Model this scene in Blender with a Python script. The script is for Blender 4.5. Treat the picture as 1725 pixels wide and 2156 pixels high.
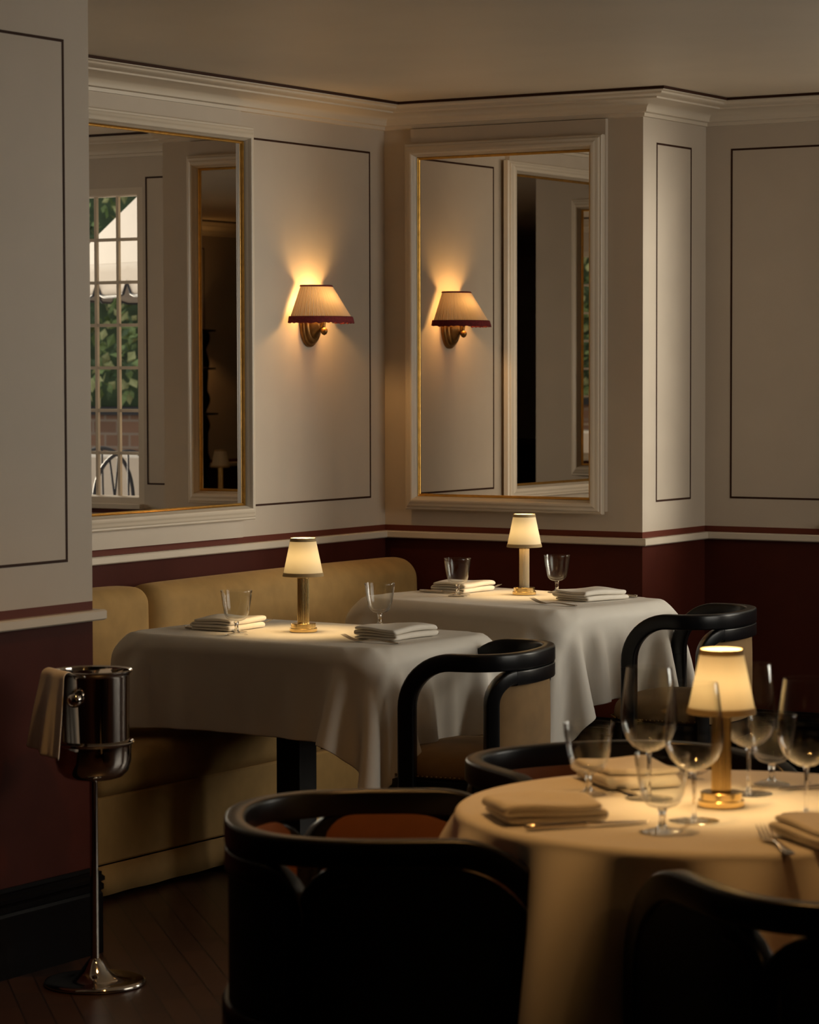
import bpy, math, random
import numpy as np
from mathutils import Vector
PI = math.pi
random.seed(7)
scene = bpy.context.scene
for o in list(bpy.data.objects):
    bpy.data.objects.remove(o)

# ------------------------------------------------------------------ camera
cam_data = bpy.data.cameras.new('camera')
cam = bpy.data.objects.new('camera', cam_data)
scene.collection.objects.link(cam)
cam.location = (5.9695, -9.5075, 1.55)
YAW, PITCH, ROLL = 0.55202, 0.04948, -0.00227
from mathutils import Matrix
cam.rotation_euler = (Matrix.Rotation(YAW, 3, 'Z') @ Matrix.Rotation(PI / 2 - PITCH, 3, 'X') @ Matrix.Rotation(ROLL, 3, 'Z')).to_euler()
cam_data.sensor_fit = 'HORIZONTAL'
cam_data.sensor_width = 36.0
cam_data.lens = 36.0 * 5923.82 / 1725.0
cam_data.clip_end = 200
cam_data.dof.use_dof = True
cam_data.dof.focus_distance = 9.3
cam_data.dof.aperture_fstop = 9.0
scene.camera = cam

# ------------------------------------------------------------------ world, light, exposure
scene.view_settings.view_transform = 'Standard'
scene.view_settings.look = 'None'
scene.view_settings.exposure = 0.0
scene.view_settings.gamma = 1.0
scene.view_settings.use_curve_mapping = False
scene.cycles.max_bounces = 12
scene.cycles.diffuse_bounces = 5
scene.cycles.glossy_bounces = 6
scene.cycles.transmission_bounces = 8
scene.cycles.transparent_max_bounces = 24
scene.cycles.caustics_reflective = False
scene.cycles.caustics_refractive = False
scene.cycles.sample_clamp_indirect = 4.0
scene.cycles.blur_glossy = 0.5
world = bpy.data.worlds.new('sky')
scene.world = world
world.use_nodes = True
bg = world.node_tree.nodes['Background']
bg.inputs[0].default_value = (1.0, 0.95, 0.88, 1)
bg.inputs[1].default_value = 0.75


def area_light(name, loc, target, sx, sy, power, color):
    d = bpy.data.lights.new(name, 'AREA')
    d.shape = 'RECTANGLE'
    d.size, d.size_y = sx, sy
    d.energy = power
    d.color = color
    o = bpy.data.objects.new(name, d)
    scene.collection.objects.link(o)
    o.location = loc
    o.rotation_euler = (Vector(target) - Vector(loc)).to_track_quat('-Z', 'Y').to_euler()
    return o


# bright open side of the courtyard beyond the alcove windows, sky above it, and the window in the right wall
area_light('courtyard_daylight', (5.7, 2.4, 2.25), (1.0, -.3, 1.60), 2.6, 2.7, 188, (1.0, 0.91, 0.755)).data.spread = math.radians(100)
area_light('courtyard_sky', (3.6, 4.6, 5.2), (3.9, 4.6, 0), 3.5, 4.0, 80, (1.0, 0.95, 0.88))
area_light('daylight_window', (5.80, -1.35, 1.70), (0, -1.35, 2.6), 2.3, 1.36, 64, (1.0, 0.935, 0.815))
LAMP_W, SCONCE_W = 3.1, 4.8
LAMP_C, SCONCE_C = (1.0, 0.66, 0.29), (1.0, 0.56, 0.185)

# ------------------------------------------------------------------ materials
MATS = {}


def mat(name, col, rough=0.6, metal=0.0, noise=0.0, nscale=20.0, spec=0.5, bump=0.0, bscale=200.0, sheen=0.0, coat=0.0, stretch=None, trans=0.0):
    m = bpy.data.materials.new(name)
    m.use_nodes = True
    nt = m.node_tree
    b = nt.nodes['Principled BSDF']
    b.inputs['Roughness'].default_value = rough
    b.inputs['Metallic'].default_value = metal
    b.inputs['Specular IOR Level'].default_value = spec
    if sheen:
        b.inputs['Sheen Weight'].default_value = sheen
        b.inputs['Sheen Roughness'].default_value = 0.4
        b.inputs['Sheen Tint'].default_value = (*[min(1, c * 1.6 + .1) for c in col], 1)
    if coat:
        b.inputs['Coat Weight'].default_value = coat
        b.inputs['Coat Roughness'].default_value = 0.12
    tc = nt.nodes.new('ShaderNodeTexCoord')
    src = tc.outputs['Object']
    if stretch:
        mp = nt.nodes.new('ShaderNodeMapping')
        mp.inputs['Scale'].default_value = stretch
        nt.links.new(src, mp.inputs[0])
        src = mp.outputs[0]
    if noise:
        n = nt.nodes.new('ShaderNodeTexNoise')
        n.inputs['Scale'].default_value = nscale
        n.inputs['Detail'].default_value = 5
        nt.links.new(src, n.inputs['Vector'])
        r = nt.nodes.new('ShaderNodeValToRGB')
        r.color_ramp.elements[0].position = 0.3
        r.color_ramp.elements[1].position = 0.7
        r.color_ramp.elements[0].color = (*[max(0, c * (1 - noise)) for c in col], 1)
        r.color_ramp.elements[1].color = (*[min(1, c * (1 + noise)) for c in col], 1)
        nt.links.new(n.outputs['Fac'], r.inputs[0])
        nt.links.new(r.outputs[0], b.inputs['Base Color'])
    else:
        b.inputs['Base Color'].default_value = (*col, 1)
    if bump:
        n2 = nt.nodes.new('ShaderNodeTexNoise')
        n2.inputs['Scale'].default_value = bscale
        n2.inputs['Detail'].default_value = 4
        nt.links.new(src, n2.inputs['Vector'])
        bp = nt.nodes.new('ShaderNodeBump')
        bp.inputs['Strength'].default_value = bump
        bp.inputs['Distance'].default_value = 0.002
        nt.links.new(n2.outputs['Fac'], bp.inputs['Height'])
        nt.links.new(bp.outputs[0], b.inputs['Normal'])
    if trans:
        out = nt.nodes['Material Output']
        t = nt.nodes.new('ShaderNodeBsdfTranslucent')
        t.inputs[0].default_value = (*[min(1, c * 1.1) for c in col], 1)
        mx = nt.nodes.new('ShaderNodeMixShader')
        mx.inputs[0].default_value = trans
        nt.links.new(b.outputs[0], mx.inputs[1])
        nt.links.new(t.outputs[0], mx.inputs[2])
        nt.links.new(mx.outputs[0], out.inputs[0])
    MATS[name] = m
    return m


def thin_glass(name, tint=(0.97, 0.98, 0.97), k=1.0):
    m = bpy.data.materials.new(name)
    m.use_nodes = True
    nt = m.node_tree
    nt.nodes.remove(nt.nodes['Principled BSDF'])
    out = nt.nodes['Material Output']
    tr = nt.nodes.new('ShaderNodeBsdfTransparent')
    tr.inputs[0].default_value = (*tint, 1)
    gl = nt.nodes.new('ShaderNodeBsdfGlossy')
    gl.inputs['Roughness'].default_value = 0.02
    fr = nt.nodes.new('ShaderNodeLayerWeight')
    fr.inputs['Blend'].default_value = 0.5
    pw = nt.nodes.new('ShaderNodeMath')
    pw.operation = 'POWER'
    pw.inputs[1].default_value = 3.0
    nt.links.new(fr.outputs['Facing'], pw.inputs[0])
    mu = nt.nodes.new('ShaderNodeMath')
    mu.operation = 'MULTIPLY_ADD'
    mu.inputs[1].default_value = k * 0.85
    mu.inputs[2].default_value = 0.012 * k
    nt.links.new(pw.outputs[0], mu.inputs[0])
    mx = nt.nodes.new('ShaderNodeMixShader')
    nt.links.new(mu.outputs[0], mx.inputs[0])
    nt.links.new(tr.outputs[0], mx.inputs[1])
    nt.links.new(gl.outputs[0], mx.inputs[2])
    nt.links.new(mx.outputs[0], out.inputs[0])
    MATS[name] = m
    return m


def solid_glass(name):
    m = mat(name, (1, 1, 1), 0.01)
    b = m.node_tree.nodes['Principled BSDF']
    b.inputs['Transmission Weight'].default_value = 1.0
    b.inputs['IOR'].default_value = 1.5
    return m


def lampshade(name, col, trans, diff):
    """lined fabric: part of the bulb's light scatters through the cloth"""
    m = bpy.data.materials.new(name)
    m.use_nodes = True
    nt = m.node_tree
    nt.nodes.remove(nt.nodes['Principled BSDF'])
    out = nt.nodes['Material Output']
    d = nt.nodes.new('ShaderNodeBsdfDiffuse')
    d.inputs[0].default_value = (*diff, 1)
    t = nt.nodes.new('ShaderNodeBsdfTranslucent')
    t.inputs[0].default_value = (*col, 1)
    mx = nt.nodes.new('ShaderNodeMixShader')
    mx.inputs[0].default_value = trans
    nt.links.new(d.outputs[0], mx.inputs[1])
    nt.links.new(t.outputs[0], mx.inputs[2])
    nt.links.new(mx.outputs[0], out.inputs[0])
    MATS[name] = m
    return m


mat('cream_paint', (0.49, 0.415, 0.335), 0.55, noise=0.03, nscale=6, bump=0.06, bscale=350)
mat('cream_gloss', (0.60, 0.52, 0.42), 0.38)
mat('ceiling_paint', (0.66, 0.58, 0.475), 0.5, noise=0.03, nscale=3)
mat('burgundy_paint', (0.060, 0.013, 0.008), 0.45, spec=0.06, noise=0.08, nscale=9, bump=0.12, bscale=260)
mat('burgundy_stripe', (0.12, 0.030, 0.018), 0.5, spec=0.1)
mat('line_paint', (0.040, 0.016, 0.009), 0.6, spec=0.1)
mat('black_skirting', (0.004, 0.003, 0.003), 0.35, spec=0.02)
mat('gilt', (0.62, 0.36, 0.09), 0.33, metal=0.9, noise=0.15, nscale=40)
mat('brass', (0.84, 0.61, 0.27), 0.20, metal=1.0)
mat('brass_dark', (0.20, 0.11, 0.035), 0.35, metal=0.85, noise=0.3, nscale=30)
mat('steel', (0.52, 0.48, 0.44), 0.07, metal=1.0)
mat('cutlery_silver', (0.60, 0.54, 0.46), 0.10, metal=1.0)
mat('black_lacquer', (0.004, 0.004, 0.005), 0.28, spec=0.35)
mat('black_leather', (0.005, 0.006, 0.006), 0.6, spec=0.2, bump=0.15, bscale=500)
mat('mustard_velvet', (0.36, 0.214, 0.068), 0.85, noise=0.10, nscale=14, sheen=0.25, bump=0.1, bscale=900)
mat('caramel_velvet', (0.205, 0.118, 0.043), 0.85, noise=0.14, nscale=10, sheen=0.08, bump=0.1, bscale=900)
mat('rust_velvet', (0.23, 0.082, 0.026), 0.85, noise=0.12, nscale=12, sheen=0.3, bump=0.1, bscale=900)
mat('linen', (0.86, 0.815, 0.745), 0.85, noise=0.02, nscale=12, bump=0.08, bscale=1200, trans=0.12)
mat('napkin_linen', (0.82, 0.77, 0.69), 0.9, noise=0.03, nscale=25, bump=0.12, bscale=900)
mat('shade_trim', (0.42, 0.30, 0.15), 0.8)
mat('burgundy_fringe', (0.16, 0.014, 0.018), 0.9, noise=0.3, nscale=120)
mat('stem_cream', (0.50, 0.42, 0.28), 0.4)
thin_glass('bowl_glass', (0.975, 0.98, 0.975), 1.4)
thin_glass('pane_glass', (0.95, 0.96, 0.95), 0.8)
solid_glass('stem_glass')
lampshade('shade_cream', (0.84, 0.79, 0.64), 0.036, (0.70, 0.62, 0.47))
lampshade('shade_pleat', (0.80, 0.70, 0.56), 0.052, (0.70, 0.55, 0.40))
mm = mat('mirror_silver', (0.80, 0.76, 0.71), 0.0, metal=1.0)
mat('parasol_canvas', (0.60, 0.56, 0.52), 0.8)
mat('outdoor_white', (0.76, 0.72, 0.66), 0.7)
mat('outdoor_iron', (0.03, 0.035, 0.05), 0.4)
mat('leaf', (0.19, 0.29, 0.12), 0.6, noise=0.4, nscale=5)
mat('leaf_light', (0.38, 0.43, 0.22), 0.6, noise=0.3, nscale=5)
mat('leaf_dark', (0.07, 0.12, 0.065), 0.7, noise=0.4, nscale=5)
mat('paving', (0.45, 0.40, 0.36), 0.8, noise=0.2, nscale=4)


def brick_mat(name, c1, c2, mortar, scale, wf, rough, rot=0.0, bw=0.5, rh=0.25, ms=0.02, axes=None):
    m = bpy.data.materials.new(name)
    m.use_nodes = True
    nt = m.node_tree
    b = nt.nodes['Principled BSDF']
    tc = nt.nodes.new('ShaderNodeTexCoord')
    mp = nt.nodes.new('ShaderNodeMapping')
    mp.inputs['Rotation'].default_value = axes or (0, 0, rot)
    br = nt.nodes.new('ShaderNodeTexBrick')
    br.inputs['Color1'].default_value = (*c1, 1)
    br.inputs['Color2'].default_value = (*c2, 1)
    br.inputs['Mortar'].default_value = (*mortar, 1)
    br.inputs['Scale'].default_value = scale
    br.inputs['Brick Width'].default_value = bw
    br.inputs['Row Height'].default_value = rh
    br.inputs['Mortar Size'].default_value = ms
    nt.links.new(tc.outputs['Object'], mp.inputs[0])
    nt.links.new(mp.outputs[0], br.inputs['Vector'])
    nt.links.new(br.outputs['Color'], b.inputs['Base Color'])
    b.inputs['Roughness'].default_value = rough
    MATS[name] = m
    return m


brick_mat('dark_parquet', (0.050, 0.022, 0.012), (0.034, 0.015, 0.009), (0.012, 0.006, 0.004), 3.2, 1, 0.34, rot=PI / 4, bw=0.9, rh=0.22, ms=0.008)
brick_mat('garden_brick', (0.33, 0.20, 0.145), (0.26, 0.165, 0.125), (0.36, 0.31, 0.27), 2.2, 1, 0.9, axes=(PI / 2, 0, 0), bw=0.5, rh=0.22, ms=0.02)

# ------------------------------------------------------------------ mesh helpers


class MB:
    def __init__(self):
        self.v, self.f, self.m = [], [], []

    def add(self, verts, faces, mi=0):
        n = len(self.v)
        self.v += [tuple(p) for p in verts]
        self.f += [tuple(i + n for i in fc) for fc in faces]
        self.m += [mi] * len(faces)
        return self

    def box(self, x0, x1, y0, y1, z0, z1, mi=0):
        v = [(x, y, z) for z in (z0, z1) for y in (y0, y1) for x in (x0, x1)]
        return self.add(v, [(0, 2, 3, 1), (4, 5, 7, 6), (0, 1, 5, 4), (2, 6, 7, 3), (0, 4, 6, 2), (1, 3, 7, 5)], mi)

    def lathe(self, prof, n=32, c=(0, 0), sx=1, sy=1, mi=0, cap0=False, cap1=False):
        vs, fs = [], []
        for r, z in prof:
            for i in range(n):
                a = 2 * PI * i / n
                vs.append((c[0] + r * math.cos(a) * sx, c[1] + r * math.sin(a) * sy, z))
        for k in range(len(prof) - 1):
            for i in range(n):
                j = (i + 1) % n
                fs.append((k * n + i, k * n + j, (k + 1) * n + j, (k + 1) * n + i))
        if cap0:
            fs.append(tuple(range(n - 1, -1, -1)))
        if cap1:
            fs.append(tuple((len(prof) - 1) * n + i for i in range(n)))
        return self.add(vs, fs, mi)

    def grid(self, rows, mi=0, closed=False):
        nr, nc = len(rows), len(rows[0])
        vs = [p for r in rows for p in r]
        fs = []
        for a in range(nr - 1):
            for b in range(nc if closed else nc - 1):
                c = (b + 1) % nc
                fs.append((a * nc + b, a * nc + c, (a + 1) * nc + c, (a + 1) * nc + b))
        return self.add(vs, fs, mi)

    def loft(self, rings, caps=True, mi=0):
        """closed cross-section rings joined into a solid"""
        n = len(rings[0])
        self.grid(rings, mi, closed=True)
        if caps:
            base = len(self.v) - len(rings) * n
            self.f.append(tuple(base + i for i in range(n - 1, -1, -1)))
            self.f.append(tuple(base + (len(rings) - 1) * n + i for i in range(n)))
            self.m += [mi, mi]
        return self

    def tube(self, pts, r, n=8, mi=0):
        rings = []
        P = [Vector(p) for p in pts]
        up = Vector((0, 0, 1))
        for i, p in enumerate(P):
            t = (P[min(i + 1, len(P) - 1)] - P[max(i - 1, 0)]).normalized()
            a = t.cross(up)
            if a.length < 1e-3:
                a = t.cross(Vector((1, 0, 0)))
            a.normalize()
            b = a.cross(t)
            rr = r[i] if isinstance(r, (list, tuple)) else r
            rings.append([tuple(p + a * math.cos(2 * PI * k / n) * rr + b * math.sin(2 * PI * k / n) * rr) for k in range(n)])
        return self.loft(rings, True, mi)

    def obj(self, name, mats, parent=None, loc=(0, 0, 0), rotz=0.0, smooth=40, bevel=0, subsurf=0, solid=0):
        me = bpy.data.meshes.new(name)
        me.from_pydata(self.v, [], self.f)
        if isinstance(mats, str):
            mats = [mats]
        for k in mats:
            me.materials.append(MATS[k])
        me.polygons.foreach_set('material_index', self.m)
        me.update()
        import bmesh
        bm = bmesh.new()
        bm.from_mesh(me)
        bmesh.ops.recalc_face_normals(bm, faces=bm.faces)
        bm.to_mesh(me)
        bm.free()
        if smooth:
            me.polygons.foreach_set('use_smooth', [True] * len(me.polygons))
            me.set_sharp_from_angle(angle=math.radians(smooth))
        o = bpy.data.objects.new(name, me)
        scene.collection.objects.link(o)
        o.location = loc
        o.rotation_euler = (0, 0, rotz)
        if parent:
            o.parent = parent
        if solid:
            s = o.modifiers.new('thickness', 'SOLIDIFY')
            s.thickness = solid
            s.offset = 0
        if bevel:
            b = o.modifiers.new('bevel', 'BEVEL')
            b.width = bevel
            b.segments = 2
            b.limit_method = 'ANGLE'
        if subsurf:
            b = o.modifiers.new('subsurf', 'SUBSURF')
            b.levels = b.render_levels = subsurf
        return o


def tag(o, label, cat, group=None, kind=None):
    o['label'] = label
    o['category'] = cat
    if group:
        o['group'] = group
    if kind:
        o['kind'] = kind
    return o


def thing(name, label, cat, loc=(0, 0, 0), rotz=0.0, group=None):
    o = bpy.data.objects.new(name, None)
    o.empty_display_size = 0.1
    scene.collection.objects.link(o)
    o.location = loc
    o.rotation_euler = (0, 0, rotz)
    return tag(o, label, cat, group)


def copy_tree(o, parent=None):
    c = o.copy()
    scene.collection.objects.link(c)
    if parent:
        c.parent = parent
    for ch in list(o.children):
        copy_tree(ch, c)
    return c


def dup(o, loc, rotz, label):
    c = copy_tree(o)
    c.location = loc
    c.rotation_euler = (0, 0, rotz)
    c['label'] = label
    return c


def struct(mb, name, mats, parent=None, **k):
    o = mb.obj(name, mats, parent, **k)
    if not parent:
        o['kind'] = 'structure'
    return o


def mitre(path, prof, to3d, closed=False):
    """sweep profile (d, h) along a 2D path; d is measured to the right of the walking direction"""
    n = len(path)
    rows = []
    for i in range(n):
        p = Vector(path[i])
        t0 = (p - Vector(path[i - 1])).normalized() if (i > 0 or closed) else None
        t1 = (Vector(path[(i + 1) % n]) - p).normalized() if (i < n - 1 or closed) else None
        if t0 is None:
            t0 = t1
        if t1 is None:
            t1 = t0
        n0, n1 = Vector((t0.y, -t0.x)), Vector((t1.y, -t1.x))
        m = (n0 + n1)
        m = m / max(1e-6, m.dot(n0))
        rows.append([to3d(p.x + m.x * d, p.y + m.y * d, h) for d, h in prof])
    if closed:
        rows.append(rows[0])
    return rows


def arc(cx, cy, r, a0, a1, n):
    return [(cx + r * math.cos(a0 + (a1 - a0) * i / n), cy + r * math.sin(a0 + (a1 - a0) * i / n)) for i in range(n + 1)]


def rrect(w, h, r, n=4):
    pts = []
    for sx, sy, a in ((1, 1, 0), (-1, 1, PI / 2), (-1, -1, PI), (1, -1, 1.5 * PI)):
        pts += arc(sx * (w - r), sy * (h - r), r, a, a + PI / 2, n)
    return pts


# ------------------------------------------------------------------ room shell
ZC = 2.6007
XP, YP = 1.3327, -3.590           # pier on the left
U1, CD = 1.1486, 0.543            # chimney breast and alcove depth
XR, YN, XW, YB = 5.60, -7.5, 8.6, -13.0
R0, R1, S1 = 0.894, 0.922, 0.945  # dado rail and painted stripe
WINDOWS_D = (1.665, 3.345, 0.965, 2.375)
WINDOW_E = (3.60, 4.40, 0.965, 2.375)
WIN_R = (-2.5, -0.2, 1.02, 2.38)


def wall(name, p0, p1, openings=(), thick=0.16):
    """plane wall between two plan points, in colour bands, with reveals in its openings"""
    p0, p1 = Vector(p0), Vector(p1)
    L = (p1 - p0).length
    t = (p1 - p0) / L
    nrm = Vector((t.y, -t.x))
    xs = sorted({0, L} | {v for o in openings for v in o[:2]})
    zs = sorted({0, R0, S1, ZC} | {v for o in openings for v in o[2:]})
    mb = MB()
    for i in range(len(xs) - 1):
        for k in range(len(zs) - 1):
            xm, zm = (xs[i] + xs[i + 1]) / 2, (zs[k] + zs[k + 1]) / 2
            if any(o[0] < xm < o[1] and o[2] < zm < o[3] for o in openings):
                continue
            a, b = p0 + t * xs[i], p0 + t * xs[i + 1]
            mi = 1 if zm < R0 else (2 if zm < S1 else 0)
            mb.add([(a.x, a.y, zs[k]), (b.x, b.y, zs[k]), (b.x, b.y, zs[k + 1]), (a.x, a.y, zs[k + 1])], [(0, 1, 2, 3)], mi)
    for o in openings:
        a, b = p0 + t * o[0], p0 + t * o[1]
        a2, b2 = a - nrm * thick, b - nrm * thick
        for q in ([(a, o[2]), (a, o[3]), (a2, o[3]), (a2, o[2])], [(b, o[2]), (b, o[3]), (b2, o[3]), (b2, o[2])],
                  [(a, o[2]), (b, o[2]), (b2, o[2]), (a2, o[2])], [(a, o[3]), (b, o[3]), (b2, o[3]), (a2, o[3])]):
            mb.add([(p.x, p.y, z) for p, z in q], [(0, 1, 2, 3)], 0)
    return struct(mb, name, ['cream_paint', 'burgundy_paint', 'burgundy_stripe'], smooth=0)


wall('wall_left', (0, YP), (0, 0))
wall('wall_back', (0, 0), (U1, 0))
wall('wall_return', (U1, 0), (U1, CD))
wall('wall_alcove', (U1, CD), (XR, CD), [(WINDOWS_D[0] - U1, WINDOWS_D[1] - U1, WINDOWS_D[2], WINDOWS_D[3]), (WINDOW_E[0] - U1, WINDOW_E[1] - U1, WINDOW_E[2], WINDOW_E[3])])
wall('wall_right', (XR, CD), (XR, YN), [(CD - WIN_R[1], CD - WIN_R[0], WIN_R[2], WIN_R[3])])
wall('wall_pier', (XP, YB), (XP, YP))
wall('wall_pier_return', (XP, YP), (0, YP))
wall('wall_nook', (XR, YN), (XW, YN))
wall('wall_far_right', (XW, YN), (XW, YB))
wall('wall_front', (XW, YB), (XP, YB))
mb = MB().add([(-.1, YB - .1, 0), (XW + .1, YB - .1, 0), (XW + .1, CD + .16, 0), (-.1, CD + .16, 0)], [(0, 1, 2, 3)])
struct(mb, 'floor', 'dark_parquet', smooth=0)
mb = MB().add([(-.1, YB - .1, ZC), (XW + .1, YB - .1, ZC), (XW + .1, CD + .16, ZC), (-.1, CD + .16, ZC)], [(0, 1, 2, 3)])
struct(mb, 'ceiling', 'ceiling_paint', smooth=0)

ROOM = [(XP, YB), (XP, YP), (0, YP), (0, 0), (U1, 0), (U1, CD), (XR, CD), (XR, YN), (XW, YN), (XW, YB)]
plan = lambda x, y, h: (x, y, h)
cove = [(0, 2.508), (.010, 2.510), (.012, 2.522), (.026, 2.525), (.028, 2.532)]
cove += [(.028 + .075 * (1 - math.cos(a)), 2.532 + .030 * math.sin(a)) for a in [PI / 2 * i / 6 for i in range(1, 7)]]
cove += [(.112, 2.564), (.114, 2.570)] + [(.114 + .040 * math.sin(a), 2.570 + .014 * (1 - math.cos(a))) for a in [PI / 2 * i / 4 for i in range(1, 5)]]
cove += [(.160, 2.586), (.166, 2.588), (.166, 2.591)]
struct(MB().grid(mitre(ROOM[2:], cove, plan)), 'trim_1', 'cream_gloss', smooth=30)
struct(MB().grid(mitre(ROOM[2:], [(.150, 2.5912), (.1717, 2.5912), (.1717, 2.6003)], plan)), 'trim_2', 'line_paint', smooth=0)
rail = [(0, R0), (.022, R0), (.027, R0 + .004), (.027, R1 - .004), (.023, R1), (0, R1)]
struct(MB().grid(mitre(ROOM, rail, plan)), 'trim_3', 'cream_gloss', smooth=0)
base = [(0, .232), (.006, .232), (.008, .222), (.014, .220), (.014, .212), (.020, .206), (.020, .196), (.012, .192), (.018, .186), (.018, .172), (.012, .168), (.016, .160), (.016, 0)]
struct(MB().grid(mitre([(XP, YB), (XP, YP - .001), (0, YP - .001)], base, plan)), 'baseboard_left', 'black_skirting', smooth=20)
struct(MB().grid(mitre(ROOM[3:], base, plan)), 'baseboard_back', 'black_skirting', smooth=20)

# painted panel outlines (thin raised paint lines)
ZT, ZB, LW = 2.419, 1.055, .0075


def panel_line(n, p0, p1, z0=ZB, z1=ZT):
    p0, p1 = Vector(p0), Vector(p1)
    L = (p1 - p0).length
    t = (p1 - p0) / L
    nr = Vector((t.y, -t.x))
    f = lambda x, z, h: (p0.x + t.x * x + nr.x * h, p0.y + t.y * x + nr.y * h, z)
    rows = mitre([(0, z0), (0, z1), (L, z1), (L, z0)], [(0, .0002), (0, .0012), (LW, .0012), (LW, .0002)], f, closed=True)
    struct(MB().grid(rows), 'trim_%d' % n, 'line_paint', smooth=0)


panel_line(4, (0, -.9235), (0, -.1067))
panel_line(5, (U1, .1118), (U1, .414))
panel_line(6, (1.2566, CD), (1.648, CD))
panel_line(7, (XP, -5.1), (XP, -3.6939))
panel_line(9, (XR, -6.95), (XR, -7.3))
panel_line(10, (XR, -5.3), (XR, -6.52))
panel_line(11, (XR, -2.9), (XR, -4.9))

# shallow pilaster panels behind the mirrors
struct(MB().box(0, .022, -2.62, -1.02, S1 + .001, 2.507), 'trim_12', 'cream_paint', smooth=0)
struct(MB().box(.135, 1.00, -.020, 0, 1.02, 2.507), 'trim_13', 'cream_paint', smooth=0)
struct(MB().box(.06, 1.07, YP, YP + .02, S1 + .001, 2.507), 'trim_14', 'cream_paint', smooth=0)


def window(n, p0, p1, z0, z1, ncol, nrow, depth):
    """glazed casement set back in its reveal; p0->p1 walks with the room on the right"""
    p0, p1 = Vector(p0), Vector(p1)
    L = (p1 - p0).length
    t = (p1 - p0) / L
    nr = Vector((t.y, -t.x))
    root = bpy.data.objects.new('window_%d' % n, None)
    scene.collection.objects.link(root)
    root['kind'] = 'structure'
    root.location = (p0.x, p0.y, 0)
    f = lambda x, z, h: (t.x * x + nr.x * h, t.y * x + nr.y * h, z)

    def bar(mb, xa, xb, za, zb, h0, h1):
        v = [f(x, z, h) for z in (za, zb) for h in (h0, h1) for x in (xa, xb)]
        mb.add(v, [(0, 2, 3, 1), (4, 5, 7, 6), (0, 1, 5, 4), (2, 6, 7, 3), (0, 4, 6, 2), (1, 3, 7, 5)])
    h0 = -depth
    fr = MB().grid(mitre([(0, z0), (0, z1), (L, z1), (L, z0)], [(0, h0), (0, h0 + .05), (.03, h0 + .05), (.036, h0 + .04), (.036, h0)], lambda x, z, h: f(x, z, h), closed=True))
    fr.obj('window_frame', 'cream_gloss', root, smooth=0)
    gb = MB()
    w = .036
    for i in range(1, ncol):
        x = w + (L - 2 * w) * i / ncol
        bar(gb, x - .007, x + .007, z0 + w, z1 - w, h0 + .010, h0 + .026)
    for i in range(1, nrow):
        z = z0 + w + (z1 - z0 - 2 * w) * i / nrow
        bar(gb, w, L - w, z - .007, z + .007, h0 + .009, h0 + .025)
    gb.obj('glazing_bars', 'cream_gloss', root, smooth=0)
    MB().add([f(w, z0 + w, h0 + .015), f(L - w, z0 + w, h0 + .015), f(L - w, z1 - w, h0 + .015), f(w, z1 - w, h0 + .015)], [(0, 1, 2, 3)]).obj('window_glass', 'pane_glass', root, smooth=0)
    sl = MB()
    bar(sl, .002, L + .02, z0 - .022, z0 + .002, -depth, .03)
    sl.obj('window_sill', 'cream_gloss', root, bevel=.004)
    return root


window(1, (WINDOWS_D[0], CD), (WINDOWS_D[1], CD), WINDOWS_D[2], WINDOWS_D[3], 13, 7, .05)
window(3, (WINDOW_E[0], CD), (WINDOW_E[1], CD), WINDOW_E[2], WINDOW_E[3], 6, 7, .05)
window(2, (XR, WIN_R[1]), (XR, WIN_R[0]), WIN_R[2], WIN_R[3], 12, 7, .12)


# ------------------------------------------------------------------ wall mirrors
def wall_mirror(label, p0, p1, z0, z1, off):
    """moulded white frame, gilt slip and glass; p0->p1 walks with the room on the right"""
    p0, p1 = Vector((*p0, 0)), Vector((*p1, 0))
    L = (p1 - p0).length
    t = (p1 - p0) / L
    nr = Vector((t.y, -t.x, 0))
    root = thing('wall_mirror', label, 'mirror', p0 + nr * off, 0)
    f = lambda x, z, h: tuple(t * x + nr * h + Vector((0, 0, z)))
    path = [(0, z0), (0, z1), (L, z1), (L, z0)]
    pr = [(0, 0), (0, .020), (.004, .024), (.010, .024), (.011, .029), (.016, .033), (.020, .034)]
    pr += [(.020 + .026 * math.sin(a), .034 + .010 * math.sin(2 * a) - .002 * a) for a in [PI / 2 * i / 6 for i in range(1, 7)]]
    pr += [(.049, .026), (.052, .020), (.053, .014), (.053, .004)]
    MB().grid(mitre(path, pr, f, closed=True)).obj('mirror_frame', 'cream_gloss', root, smooth=25)
    gp = [(.0531, .004), (.0531, .013), (.055, .015), (.058, .012), (.0585, .010), (.0615, .0105), (.063, .008), (.063, .003)]
    MB().grid(mitre(path, gp, f, closed=True)).obj('gilt_slip', 'gilt', root, smooth=25)
    w = .062
    MB().add([f(w, z0 + w, .006), f(L - w, z0 + w, .006), f(L - w, z1 - w, .006), f(w, z1 - w, .006)], [(0, 1, 2, 3)]).obj('mirror_glass', 'mirror_silver', root, smooth=0)
    return root


wall_mirror('large white framed mirror with gilt slip left of the lit sconce', (0, -2.67), (0, -.970), 1.010, 2.450, .022)
wall_mirror('white framed mirror with gilt slip on the chimney breast reflecting the sconce', (.120, 0), (.997, 0), 1.010, 2.447, .020)
wall_mirror('white framed mirror on the pier side wall seen only inside the other mirrors', (1.098, YP), (.04, YP), 1.010, 2.450, .020)


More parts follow.
